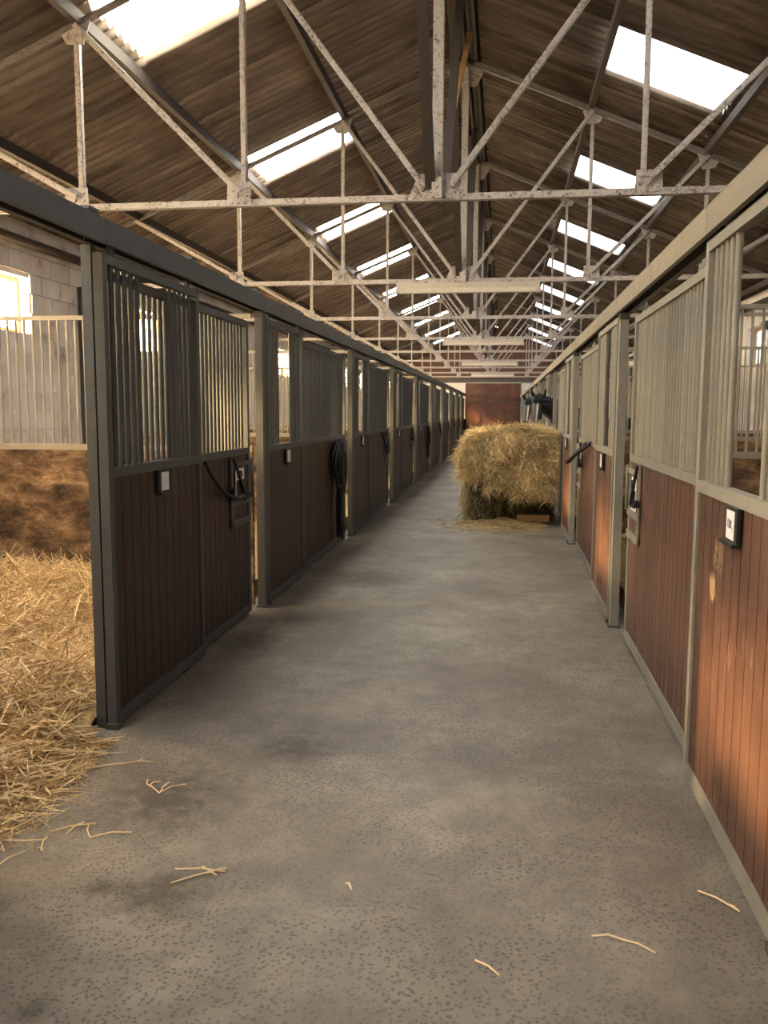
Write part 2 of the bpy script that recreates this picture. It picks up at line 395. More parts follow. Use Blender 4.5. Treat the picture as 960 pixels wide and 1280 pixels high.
# blocks that can be told apart on the left wall beside the open stall
bm_ = {}
for r in range(4, 16):
    z = r * BH + .02
    if z + BH > 3.72: break
    y = 2.9 + (BW / 2 if r % 2 else 0)
    while y < 15.4:
        ya, yb = y, y + BW
        for c in LW:
            if z + BH > 2.46 and z < 3.14:
                if ya < c + .50 and yb > c - .62:
                    if ya < c - .62: yb = c - .62
                    elif yb > c + .50: ya = c + .50
                    else: ya = yb
        if yb - ya > .06:
            key = round(yb - ya, 3)
            if key not in bm_: bm_[key] = MB().box(0, .022, .005, key - .005, .006, BH - .006).mesh('block', M['wall'])
            put('block', bm_[key], wl, (WL - .002, ya, z))
        y += BW
wi = 0
def window(side, xw, sgn, c, w0, w1, z0, z1, label):
    global wi
    wi += 1
    o = empty('window_%d' % wi, (xw + sgn * .15, c, z0), label=label, kind='structure')
    y0, y1, h, t = w0, w1, z1 - z0, .05
    for nm, bx in (('frame_rail', (y0, y1, 0, t)), ('frame_rail', (y0, y1, h - t, h)), ('frame_stile', (y0, y0 + t, t, h - t)), ('frame_stile', (y1 - t, y1, t, h - t)), ('glazing_bar', ((y0+y1)/2 - .015, (y0+y1)/2 + .015, t, h - t))):
        put(nm, MB().box(-.03, .03, bx[0], bx[1], bx[2], bx[3]).mesh(nm, M['frame_wood']), o)
    for a, b in ((y0 + t, (y0+y1)/2 - .015), ((y0+y1)/2 + .015, y1 - t)):
        put('pane', MB().box(-.003, .003, a, b, t, h - t).mesh('pane', M['glass_sun' if sgn < 0 else 'glass']), o)
for k, c in enumerate(LW): window('left', WL, -1, c, -.62, .50, 2.48, 3.12, 'glowing wooden framed window in the left block wall, bay %s' % ORD[k])
for k, c in enumerate(RWn): window('right', WR, 1, c, -.6, .6, 2.45, 3.15, 'pale wooden framed window in the right block wall, bay %s' % ORD[k])
# wall plates and wall columns
tag(put('trim_1', MB().cyl((WL + .08, Y0, 3.50), (WL + .08, YE, 3.50), .055, 10).mesh('trim_1', M['purlin'], True)), 'dark round wall plate under the eaves of the left wall', kind='structure')
tag(put('trim_2', MB().cyl((WR - .08, Y0, 3.50), (WR - .08, YE, 3.50), .055, 10).mesh('trim_2', M['purlin'], True)), 'dark round wall plate under the eaves of the right wall', kind='structure')
NT = 10
for side, xw, sg in (('left', WL, 1), ('right', WR, -1)):
    for k in range(-2, NT - 1):
        y = T0 + BAY * k
        o = empty('wall_column', (xw + sg * .075, y, 0), label='dark steel column on the %s wall below roof truss %s' % (side, ORD[k] if k >= 0 else 'behind camera %d' % -k), cat='column', group='columns on the %s wall' % side)
        put('shaft', MB().box(-.05, .05, -.05, .05, 0, 3.18).mesh('shaft', M['dark_steel']), o)
        put('bracket', MB().prism([(sg*.05, -.03, 2.85), (sg*.28, -.03, 3.02), (sg*.28, -.03, 3.06), (sg*.05, -.03, 3.14)], (0, .06, 0)).mesh('bracket', M['dark_steel']), o)
# end walls
mb = MB().box(WL, XL + .03, YE, YE + .2, 0, 3.12).box(XR - .02, WR, YE, YE + .2, 0, 3.12)
we = tag(put('wall_end', mb.mesh('wall_end', M['white'])), 'white end wall either side of the brown sliding door', kind='structure')
tag(put('trim_3', MB().box(WL, WR, YE - .06, YE + .1, 3.06, 3.22).mesh('trim_3', M['dark_steel'])), 'dark lintel beam across the end wall above the brown door', kind='structure')
gb = empty('wall_gable', (0, YE + .05, 0), label='brown boarded gable above the end door', kind='structure')
put('backing', MB().prism([(WL, .05, 3.2), (WR, .05, 3.2), (WR, .05, roofz(WR - XC) - .04), (XC, .05, ROOF - .04), (WL, .05, roofz(XC - WL) - .04)], (0, .03, 0)).mesh('backing', M['purlin']), gb)
x = WL
while x < WR - .01:
    x2 = min(x + .3, WR); hh = min(roofz(abs(x - XC)), roofz(abs(x2 - XC))) - .04
    hm = roofz(0 if x <= XC <= x2 else min(abs(x - XC), abs(x2 - XC))) - .03
    zl, zr_ = roofz(abs(x - XC)) - .04, roofz(abs(x2 - XC)) - .04
    put('board', MB().prism([(x + .004, 0, 3.22), (x2 - .004, 0, 3.22), (x2 - .004, 0, zr_), (x + .004, 0, zl)], (0, .04, 0)).mesh('board', M['gable']), gb)
    x = x2
de = empty('door_1', ((XL + XR) / 2, YE - .02, 0), label='brown sliding end door of three wide panels closing the far aisle', kind='structure')
hw = (XR - XL) / 2 + .02
for a, b in ((.03, .82), (.86, 2.06), (2.10, 3.04)):
    n = 6
    for i in range(n):
        xa = -hw + .04 + (2*hw - .08) * i / n; xb = -hw + .04 + (2*hw - .08) * (i + 1) / n
        put('panel', MB().box(xa + .002, xb - .002, -.03, .0, a, b).mesh('panel', M['enddoor']), de)
put('backing', MB().box(-hw, hw, .012, .05, 0, 3.05).mesh('backing', M['purlin']), de)
for z in (.0, .82, 2.06): put('rail', MB().box(-hw, hw, -.05, .01, z, z + .045).mesh('rail', M['dark_steel']), de)
for s in (-1, 1): put('stile', MB().box(s * hw, s * (hw - .04), -.05, .01, 0, 3.05).mesh('stile', M['dark_steel']), de)
mb = MB().box(WL, -1.6, Y0 - .2, Y0, 0, 3.6).box(-.6, WR, Y0 - .2, Y0, 0, 3.6).box(-1.6, -.6, Y0 - .2, Y0, 2.2, 3.6)  # unseen end wall; doorway narrowed to hold light off the left doors
for i in range(20):
    xa = WL + (WR - WL) * i / 20; xb = WL + (WR - WL) * (i + 1) / 20
    mb.prism([(xa, Y0 - .2, 3.6), (xb, Y0 - .2, 3.6), (xb, Y0 - .2, roofz(abs(xb - XC)) - .04), (xa, Y0 - .2, roofz(abs(xa - XC)) - .04)], (0, .2, 0))
tag(put('wall_entrance', mb.mesh('wall_entrance', M['wall'])), 'entrance wall behind the camera with a doorway narrowed to limit its light', kind='structure')

# ------------------------------------------------------------------ roof trusses
N1, N2, N3 = 1.4855, 2.8074, 4.15
def build_truss(y, detail):
    parts = []
    H = WR - XC - .05
    up_ = (0, 0, 1)
    parts.append(('tie_beam', MB().angle((-H, 0, TIE), (H, 0, TIE),   .060, .010)))
    for s in (-1, 1):
        parts.append(('top_chord', MB().angle((s * H, 0, chord(H)), (0, 0, chord(0)), .058, .010)))
        for d in (N1, N2):
            parts.append(('vertical_strut', MB().angle((s * d, .02, TIE - .01), (s * d, .02, chord(d)), .042, .008, (0, 1, 0))))
        for a, b in ((.10, N1), (N1 + .03, N2), (N2 + .03, N3)):
            parts.append(('diagonal', MB().angle((s * a, -.02, TIE + .07), (s * b, -.02, chord(b) - .02), .044, .008, (0, 1, 0))))
        for d in (N1, N2):
            g = MB().prism([(s*(d - .06), -.005, TIE - .03), (s*(d + .14), -.005, TIE - .03), (s*(d + .13), -.005, TIE + .15), (s*(d - .05), -.005, TIE + .15)], (0, .012, 0))
            if detail:
                for u, z in ((-.02, .11), (-.02, .05), (.05, .05), (.09, .09), (0, 0), (.05, 0), (.10, 0)): g.cyl((s*(d+u), -.006, TIE+z), (s*(d+u), -.022, TIE+z), .011, 6)
            parts.append(('gusset_plate', g))
            parts.append(('gusset_plate', MB().prism([(s*(d - .13), -.005, chord(d - .13) - .01), (s*(d + .13), -.005, chord(d + .13) - .01), (s*(d + .08), -.005, chord(d) - .15), (s*(d - .06), -.005, chord(d) - .16)], (0, .012, 0))))
    g = MB().prism([(-.23, -.005, TIE - .03), (.23, -.005, TIE - .03), (.14, -.005, TIE + .17), (-.14, -.005, TIE + .17)], (0, .012, 0))
    if detail:
        for u, z in ((-.13, .10), (-.11, .05), (-.05, .12), (-.05, .08), (-.05, .04), (.08, .11), (.10, .07), (.13, .03), (-.18, 0), (-.1, 0), (0, 0), (.1, 0), (.18, 0)):
            g.cyl((u, -.006, TIE+z), (u, -.022, TIE+z), .011, 6)
    parts.append(('gusset_plate', g))
    parts.append(('gusset_plate', MB().prism([(-.24, -.005, chord(.24)), (0, -.005, chord(0)), (.24, -.005, chord(.24)), (.12, -.005, chord(0) - .30), (-.12, -.005, chord(0) - .30)], (0, .012, 0))))
    kp = MB().angle((.0, -.03, TIE - .02), (.0, -.03, chord(0) - .05), .075, .009, (0, 1, 0)); kp.box(-.0375, .0375, .02, .03, TIE, chord(0) - .05)
    parts.append(('king_post', kp))
    return [(n, q.mesh(n, M['truss_dark' if n == 'top_chord' else 'truss'])) for n, q in parts]
tp_near, tp_far = build_truss(0, True), build_truss(0, False)
brace_a = MB().beam((-.05, -.02, TIE + .06), (-.05, -1.95, AP - .18), .075, .03).mesh('ridge_brace', M['purlin'])
brace_b = MB().beam((.05, .05, TIE + .06), (.05, 1.95, AP - .18), .075, .03).mesh('ridge_brace', M['purlin'])
for k in range(-2, NT - 1):
    nm = ORD[k] if k >= 0 else None
    lb = '%s riveted steel roof truss from the camera, flaking white paint' % nm if nm else 'steel roof truss overhead behind the camera, %s one back' % ORD[-k - 1]
    o = empty('roof_truss', (XC, T0 + BAY * k, 0), label=lb, cat='roof truss', group='steel roof trusses')
    for n, me in (tp_near if k in (0, 1) else tp_far): put(n, me, o)
    put('ridge_brace', brace_a, o); put('ridge_brace', brace_b, o)
o = tag(put('loose_timber', MB().beam((XC + .02, 8.2, 4.35), (XC + .10, 9.4, 5.45), .05, .04).mesh('loose_timber', M['orange_timber'])), 'pale orange timber strut leaning up beside the ridge posts', 'timber')

# fluorescent battens under every second tie
for i, k in enumerate((1, 3, 5, 7)):
    y = T0 + BAY * k - .09
    o = empty('strip_light', (XC + .06, y, TIE - .14), label='%s long unlit strip light hanging below a truss tie' % ORD[i], cat='strip light', group='strip lights under the trusses')
    put('housing', MB().box(-.86, .86, -.05, .05, .035, .10).mesh('housing', M['lampwhite']), o)
    put('diffuser', MB().prism([(-.82, -.06, .035), (-.82, -.045, -.02), (-.82, .045, -.02), (-.82, .06, .035)], (1.64, 0, 0)).mesh('diffuser', M['tube']), o)
    for s in (-1, 1):
        put('end_cap', MB().box(s * .82, s * .87, -.064, .064, -.024, .034).mesh('end_cap', M['lampwhite']), o)
        put('hanger', MB().box(s * .5 - .01, s * .5 + .01, .05, .10, .06, .13).mesh('hanger', M['dark_steel']), o)

# ------------------------------------------------------------------ stall fronts
DW, MID = 1.32, 1.30
def leaf_meshes(s, W, top, wood, hatch, joined):
    """s: +1 when the aisle lies towards +x. Local origin: aisle face, near end, floor. Returns [(name, mesh, loc, kind)]"""
    G = M['galv' if s > 0 else 'galv_lit']; out = []; X0, X1 = -.048 * s, 0.0
    def b(name, y0, y1, z0, z1, x0=X0, x1=X1, mat=G): out.append((name, MB().box(x0, x1, y0, y1, z0, z1).mesh(name, mat), (0, 0, 0), None))
    b('stile', 0, .05, .02, top); b('stile', W - .05, W, .02, top)
    b('bottom_rail', .05, W - .05, .02, .085); b('middle_rail', .05, W - .05, MID - .03, MID + .02); b('top_rail', .05, W - .05, top - .045, top)
    n = round((W - .1) / .108); pw = (W - .1) / n
    plank = MB().box(-.040 * s, -.010 * s, .0036, pw - .0036, .085, MID - .03).box(-.036 * s, -.028 * s, -.0036, .0036, .085, MID - .03)
    nb = round((W - .1) / .078); sp = (W - .1) / nb
    bar = MB().cyl((-.024 * s, 0, MID + .02), (-.024 * s, 0, top - .045), .0135, 8, caps=False)
    keep = [i for i in range(1, nb) if not (hatch and hatch[0] < .05 + sp * i < hatch[1])]
    if not joined:
        pm = plank.mesh('plank', wood); bmsh = bar.mesh('bar', G, True)
        for i in range(n): out.append(('plank', pm, (0, .05 + pw * i, 0), None))
        for i in keep: out.append(('bar', bmsh, (0, .05 + sp * i, 0), None))
    else:
        q = MB(); q2 = MB()
        for i in range(n): q.add([(a, c + .05 + pw * i, d) for a, c, d in plank.v], plank.f)
        b6 = MB().cyl((-.024 * s, 0, MID + .02), (-.024 * s, 0, top - .045), .0135, 6, caps=False)
        for i in keep: q2.add([(a, c + .05 + sp * i, d) for a, c, d in b6.v], b6.f)
        out.append(('plank_panel', q.mesh('plank_panel', wood), (0, 0, 0), 'stuff')); out.append(('bar_grille', q2.mesh('bar_grille', G, True), (0, 0, 0), 'stuff'))
    return out
def door_extras(s, top, trk):
    out = []
    for y in (.14, DW - .14):
        r = MB().box(-.035 * s, -.013 * s, y - .02, y + .02, top, trk + .02)
        out.append(('roller_hanger', r.mesh('roller_hanger', M['galv'])))
        out.append(('>roller', MB().cyl((-.040 * s, y, trk + .045), (-.010 * s, y, trk + .045), .028, 12).mesh('roller', M['white'])))
    out.append(('floor_guide', MB().box(-.05 * s, .012 * s, -.012, .05, .0, .03).mesh('floor_guide', M['dark_steel'])))
    return out
def latch_parts(s, W, x):
    """steel latch frame at the far end of a fixed panel"""
    y0, y1 = W - .50, W - .02; g = M['galv' if s > 0 else 'galv_lit']; out = []
    f = []
    for nm, bx in (('latch_strap', (y0, y0 + .04, .75, 1.27)), ('latch_strap', (y0, y1, .75, .80)), ('latch_strap', (y0 + .03, y1, .90, .945)), ('latch_strap', (y0 + .05, y1, 1.19, 1.225))):
        out.append((nm, MB().box(x, x + .012 * s, *bx).mesh(nm, g)))
    out.append(('latch_plate', MB().box(x, x + .010 * s, y0 + .09, y0 + .30, .965, 1.175).mesh('latch_plate', M['black'])))
    out.append(('>latch_card', MB().box(x + .010 * s, x + .013 * s, y0 + .09, y0 + .30, 1.09, 1.175).mesh('latch_card', M['paper'])))
    r = MB(); r.box(x + .010 * s, x + .015 * s, y0 + .085, y0 + .095, .96, 1.09); r.box(x + .010 * s, x + .015 * s, y0 + .085, y0 + .30, .955, .967)
    out.append(('>card_trim', r.mesh('card_trim', M['white'])))
    out.append(('>latch_lever', MB().beam((x + .02 * s, y0 + .02, 1.26), (x + .02 * s, y0 + .27, .99), .022, .016).cyl((x + .012 * s, y0 + .16, 1.13), (x + .034 * s, y0 + .16, 1.13), .032, 10).mesh('latch_lever', M['black'])))
    out.append(('>lever_knob', MB().cyl((x + .005 * s, y0 - .02, 1.02), (x + .04 * s, y0 - .02, 1.02), .025, 10).mesh('lever_knob', M['black'])))
    out.append(('bolt_rod', MB().cyl((x + .01 * s, W + .02, .93), (x + .01 * s, W + .02, 1.24), .012, 8).mesh('bolt_rod', g, True)))
    return out
def name_card(x, y, z, s, label, scribble=False, group=None):
    o = empty('name_card', (x, y, z), label=label, cat='name card', group=group)
    hd = put('holder', MB().box(0, .012 * s, -.085, .085, -.125, .005).mesh('holder', M['black']), o)
    put('ledge', MB().box(0, .028 * s, -.088, .088, -.132, -.118).mesh('ledge', M['black']), hd)
    put('paper', MB().box(.012 * s, .014 * s, -.052, .052, -.110, -.008).mesh('paper', M['paper']), hd)
    if scribble:
        q = MB()
        for a, b, c, d in ((-.018, -.045, -.020, -.066), (-.018, -.045, -.008, -.050), (-.008, -.050, -.009, -.066), (-.002, -.045, -.002, -.066), (-.002, -.045, .006, -.066), (.006, -.045, .006, -.066), (.012, -.048, .020, -.050), (.012, -.048, .013, -.064), (.013, -.064, .022, -.062), (.022, -.062, .022, -.074)):
            q.beam((.0145 * s, (-a if s < 0 else a) * 1.5, -.056 + (b + .056) * 1.5), (.0145 * s, (-c if s < 0 else c) * 1.5, -.056 + (d + .056) * 1.5), .0022, .0022)
        put('lettering', q.mesh('lettering', M['ink']), hd)
    return o
NB = 10; DETAIL = 4
cacheL = {}
def leaf(key, *a):
    if key not in cacheL: cacheL[key] = leaf_meshes(*a)
    return cacheL[key]
SIDES = {
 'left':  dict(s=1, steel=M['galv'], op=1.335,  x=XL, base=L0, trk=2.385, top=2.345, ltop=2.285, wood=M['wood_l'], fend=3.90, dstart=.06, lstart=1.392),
 'right': dict(s=-1, steel=M['galv_lit'], op=1.40, x=XR, base=R0, trk=2.315, top=2.30, ltop=2.245, wood=M['wood_r'], fend=3.76, dstart=.10, lstart=1.455),
}
HATCH = (.44, .86)
for side, S in SIDES.items():
    s, x = S['s'], S['x']
    tr = empty('door_track', (x, 0, 0), label='long %s steel box track above the %s row of stall doors' % ('blue-grey' if side == 'left' else 'tan-grey', side), cat='door track')
    for k in range(-1, NB):
        yp = S['base'] + BAY * k; near = 0 <= k < DETAIL; j = not near
        nth = ORD[k] if k >= 0 else 'out-of-frame'
        # post
        o = empty('stall_post', (x - .032 * s, yp, 0), label='%s galvanised steel post from the camera in the %s row of stalls' % (nth, side), cat='post', group='posts of the %s row' % side)
        put('shaft', MB().box(-.03, .03, -.045, .045, 0, S['trk'] - .002).mesh('shaft', S['steel']), o)
        put('base_plate', MB().box(-.045, .045, -.0455, .0455, 0, .012).mesh('base_plate', M['dark_steel']), o)
        put('cap', MB().box(-.034, .034, -.05, .05, S['trk'] - .05, S['trk'] - .002).mesh('cap', M['dark_steel']), o)
        # sliding door
        opened = (side == 'left' and k == 0) or (side == 'right' and k in (3, 4))
        yd = yp + (S['dstart'] if not opened else S['op'])
        if side == 'left' and k == 0: lb = 'slid-open stall door with dark boards and bar grille beside the straw'
        elif opened: lb = 'slid-open right-row stall door beside the %s horse' % ('dark blazed' if k == 3 else 'half-hidden')
        else: lb = '%s sliding stall door of boards and bars in the %s row, closed' % (nth, side)
        d = empty('stall_door', (x, yd, 0), label=lb, cat='stall door', group='sliding doors of the %s row' % side)
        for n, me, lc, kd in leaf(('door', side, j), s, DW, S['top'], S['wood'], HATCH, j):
            q = put(n, me, d, lc)
            if kd: q['kind'] = kd
        if ('ex', side) not in cacheL: cacheL[('ex', side)] = door_extras(s, S['top'], S['trk'])
        put_list(cacheL[('ex', side)], d)
        # fixed panel
        yf = yp + S['lstart']; W = S['fend'] - S['lstart']
        f = empty('barred_stall_front', (x - .056 * s, yf, 0), label='%s fixed stall front with full bar grille and latch in the %s row' % (nth, side), cat='stall front', group='fixed panels of the %s row' % side)
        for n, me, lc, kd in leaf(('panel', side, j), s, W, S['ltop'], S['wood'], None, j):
            q = put(n, me, f, lc)
            if kd: q['kind'] = kd
        if ('jm', side) not in cacheL:
            cacheL[('jm', side)] = [('jamb_post', MB().box(-.052 * s, -.002 * s, -.055, -.003, 0, S['trk'] - .002).mesh('jamb_post', S['steel']))] + latch_parts(s, W, 0)
        put_list(cacheL[('jm', side)], f)
        # track sections with joints, brackets on top
        for a, b in ((yp - .045, yp + 1.33), (yp + 1.335, yp + 2.67), (yp + 2.675, yp + BAY - .05)):
            ms = ('trk', side, round(b - a, 2))
            if ms not in cacheL:
                t = S['trk']; q = MB(); L = b - a
                q.box(.018 * s, .024 * s, 0, L, t, t + .115).box(-.09 * s, -.084 * s, 0, L, t, t + .115).box(-.09 * s, .024 * s, 0, L, t + .109, t + .115)
                q.box(.0 * s, .018 * s, 0, L, t, t + .006).box(-.084 * s, -.055 * s, 0, L, t, t + .006)
                cacheL[ms] = q.mesh('track_section', M['track' if s > 0 else 'track_lit'])
            put('track_section', cacheL[ms], tr, (0, a, 0))
            if 'brk' + side not in cacheL:
                t = S['trk'] + .115
                cacheL['brk' + side] = MB().box(-.10 * s, -.02 * s, -.05, .05, t + .03, t + .045).box(-.07 * s, -.05 * s, -.02, .02, t - .01, t + .03).mesh('track_bracket', M['galv'])
            put('track_bracket', cacheL['brk' + side], tr, (0, b - .02, 0))
        # card
        if k >= 0 and k < 6:
            name_card(x + .001 * s, yd + DW * .51, MID - .035, s, 'white paper name card in black holder on the %s %s-row stall door' % (nth, side), side == 'right' and k == 0, 'name cards on the stall doors')

# end posts of both rows
# ------------------------------------------------------------------ partitions between the stalls
for side, S in SIDES.items():
    s, x = S['s'], S['x']; xw = WL if side == 'left' else WR
    xa, xb = (xw + .03, x - .12) if side == 'left' else (x + .12, xw - .03)
    L = xb - xa; near_b = round(L / .0745)
    rod = MB().cyl((0, 0, MID + .02), (0, 0, 2.34), .0105, 7, caps=False).mesh('bar', M['rod'], True)
    for k in range(0, NB):
        yp = S['base'] + BAY * k + .06
        nth = ORD[k]
        o = empty('stall_partition', (xa, yp, 0), label='%s cross partition of muddy boards and pale bars in the %s row' % (nth, side), cat='partition', group='partitions of the %s row' % side)
        h = (MID - .03) / 4
        for i in range(4):
            put('board', MB().box(0, L, -.02, .02, h * i + .002, h * (i + 1) - .0005).mesh('board', M['mud']), o)
        put('lower_rail', MB().box(0, L, -.024, .024, MID - .03, MID + .02).mesh('lower_rail', M['rod']), o)
        put('upper_rail', MB().box(0, L, -.018, .018, 2.34, 2.375).mesh('upper_rail', M['rod']), o)
        if k in (1,) or (k == 1 and side == 'right'):
            for i in range(1, near_b): put('bar', rod, o, (L * i / near_b, 0, 0))
        else:
            q = MB()
            for i in range(1, near_b): q.cyl((L * i / near_b, 0, MID + .02), (L * i / near_b, 0, 2.34), .0105, 5, caps=False)
            put('bar_grille', q.mesh('bar_grille', M['rod'], True), o)['kind'] = 'stuff'

# ------------------------------------------------------------------ straw and hay
def strands(name, P, D, Ln, Wd, bend, tone, mat):
    """flat bent ribbons: P centres, D unit directions (n,3); one mesh"""
    n = len(P); upv = rng.normal(size=(n, 3)); sd = np.cross(D, upv); sd /= np.linalg.norm(sd, axis=1)[:, None]
    nr = np.cross(sd, D); t = np.array([-.5, -.17, .17, .5]); c = np.array([0, 1, 1, 0]) * .9
    V = np.zeros((n, 4, 2, 3))
    for i in range(4):
        ctr = P + D * (Ln * t[i])[:, None] + nr * (bend * c[i])[:, None]
        wv = sd * (Wd * (.5 if i in (1, 2) else .3))[:, None]
        V[:, i, 0] = ctr - wv; V[:, i, 1] = ctr + wv
    V = V.reshape(-1, 3); b = (np.arange(n) * 8)[:, None]
    q = np.array([[0, 1, 3, 2], [2, 3, 5, 4], [4, 5, 7, 6]]).reshape(-1)
    F = (b + q[None]).reshape(-1)
    me = bpy.data.meshes.new(name); me.vertices.add(len(V)); me.vertices.foreach_set('co', V.reshape(-1))
    nf = n * 3; me.loops.add(nf * 4); me.loops.foreach_set('vertex_index', F.astype(np.int32))
    me.polygons.add(nf); me.polygons.foreach_set('loop_start', np.arange(nf, dtype=np.int32) * 4)
    me.update(calc_edges=True)
    at = me.attributes.new('tone', 'FLOAT', 'POINT'); at.data.foreach_set('value', np.repeat(tone, 8).astype(np.float32))
    me.materials.append(mat); return me
def fbm(x, y, sd=0):
    r = np.zeros_like(x)
    for i, (f, a) in enumerate(((1.1, .5), (2.3, .28), (4.7, .16), (9.1, .09))):
        r += a * np.sin(f * 2.1 * x + 1.7 * i + sd + 1.3 * np.sin(f * 1.3 * y + i)) * np.cos(f * 1.9 * y + 2.3 * i + sd)
    return r
def bed_h(x, y):
    # height of the straw bed in the open stall: high at the back, thinning to the doorway
    tx = np.clip((-1.97 - x) / 1.3, 0, 1); ty = np.clip((y - 2.55) / .4, .5, 1)
    base = .33 * tx ** .55 * ty
    spill = .04 * np.clip(1 - np.abs(x + 1.97) / .14, 0, 1) * np.clip((y - 2.8) / .5, 0, 1)
    edge = np.clip((-1.86 - x) / .20, 0, 1)
    return (base + .055 * fbm(x, y) * np.clip(tx * 4, .0, 1) + spill) * edge + .004
nx, ny = 70, 70
gx = np.linspace(WL + .06, -1.72, nx); gy = np.linspace(2.76, 6.58, ny)
XX, YY = np.meshgrid(gx, gy, indexing='ij')
# keep the bed inside the doorway: past the jamb (y>4) it stops at the panel
lim = np.interp(YY, [2.7, 3.5, 3.8, 3.94], [-1.84, -1.84, -1.90, -2.02]); XX2 = np.minimum(XX, lim)
ZZ = bed_h(XX2, YY) - .015
V = np.stack([XX2, YY, ZZ], -1).reshape(-1, 3)
F = [(i*ny+j, (i+1)*ny+j, (i+1)*ny+j+1, i*ny+j+1) for i in range(nx-1) for j in range(ny-1)]
st = empty('straw_bedding', (0, 0, 0), label='deep golden straw bedding in the open stall spilling into the aisle', cat='straw', kind='stuff')
me = bpy.data.meshes.new('straw_bed'); me.from_pydata(V.tolist(), [], F); me.materials.append(M['bed']); me.polygons.foreach_set('use_smooth', [True] * len(F)); me.update()
put('straw_bed', me, st)
n = 42000
px = rng.uniform(WL + .25, -1.85, n); py = rng.uniform(2.95, 6.55, n)
vis = (px > -4.9) | (rng.random(n) < .3); px, py = px[vis], py[vis]
px = np.where((py > 3.86) | (py < 2.8), np.minimum(px, rng.uniform(-2.4, -2.06, len(px))), px)
n = len(px); hz = bed_h(px, py) + np.abs(rng.normal(0, .016, n))
az = rng.uniform(0, 2*np.pi, n); el = rng.normal(0, .22, n)
tuft = (rng.random(n) < .12); el = np.where(tuft, rng.uniform(.3, 1.0, n), el)
near_edge = (px > -2.02) & (py > 2.8) & (py < 3.9); el = np.where(near_edge, rng.normal(0, .05, n), el)
D = np.stack([np.cos(az)*np.cos(el), np.sin(az)*np.cos(el), np.sin(el)], -1)
Ln = rng.uniform(.08, .36, n); Ln = np.where((px > -2.3), Ln * .75, Ln)
P = np.stack([px, py, hz + np.abs(np.sin(el)) * Ln * .3], -1)
bend = rng.normal(0, .012, n); tone = np.clip(rng.normal(.50, .33, n) + .22 * fbm(px * 2, py * 2, 3), 0, 1)
# keep stalks clear of the steel posts and panels
ok = (P[:, 0] + np.abs(D[:, 0]) * Ln * .5 < np.where((py > 3.93 - .14), -2.03, -1.76))
me = strands('straw_stalks', P[ok], D[ok], Ln[ok], rng.uniform(.003, .0078, ok.sum()), bend[ok], tone[ok], M['straw'])
put('straw_stalks', me, st)['kind'] = 'stuff'
# thin fringe of stalks lying on the concrete at the doorway
n = 420; py = rng.uniform(2.78, 3.88, n); px = -1.90 + np.abs(rng.normal(0, .085, n)) * np.clip((4.1 - py), .15, 1)
az = rng.uniform(0, 2*np.pi, n); D = np.stack([np.cos(az), np.sin(az), rng.normal(0, .05, n)], -1)
ok = ~((py > 3.78) & (px > -1.98))
me = strands('fringe_stalks', np.stack([px, py, np.abs(rng.normal(.008, .008, n)) + .004], -1)[ok], D[ok], rng.uniform(.05, .22, n)[ok], rng.uniform(.003, .006, n)[ok], rng.normal(0, .01, n)[ok], rng.uniform(.2, 1, n)[ok], M['straw'])
put('fringe_stalks', me, st)['kind'] = 'stuff'
# straw in the other stalls, seen through gaps and bars
for side, S in SIDES.items():
    for k in range(0, 6):
        if side == 'left' and k == 0: continue
        ya, yb = S['base'] + BAY * k + .10, S['base'] + BAY * (k + 1) - .02
        xa, xb = (WL + .03, XL - .20) if side == 'left' else (XR + .20, WR - .03)
        nx, ny = 20, 22; A, B = np.meshgrid(np.linspace(xa, xb, nx), np.linspace(ya, yb, ny), indexing='ij')
        Z = .16 + .05 * fbm(A, B, k); V = np.stack([A, B, Z], -1).reshape(-1, 3)
        F = [(i*ny+j, (i+1)*ny+j, (i+1)*ny+j+1, i*ny+j+1) for i in range(nx-1) for j in range(ny-1)]
        nV = len(V); ring = [i*ny for i in range(nx)] + [(nx-1)*ny+j for j in range(1, ny)] + [i*ny+ny-1 for i in range(nx-2, -1, -1)] + [j for j in range(ny-2, 0, -1)]
        V = np.concatenate([V, [[V[i][0], V[i][1], 0] for i in ring]]); R_ = len(ring)
        F += [(ring[i], ring[(i+1) % R_], nV + (i+1) % R_, nV + i) for i in range(R_)]
        me = bpy.data.meshes.new('straw_bedding'); me.from_pydata(V.tolist(), [], F); me.materials.append(M['bed']); me.polygons.foreach_set('use_smooth', [True] * len(F)); me.update()
        tag(put('straw_bedding', me), 'straw bedding inside the %s stall of the %s row' % (ORD[k], side), 'straw', kind='stuff')
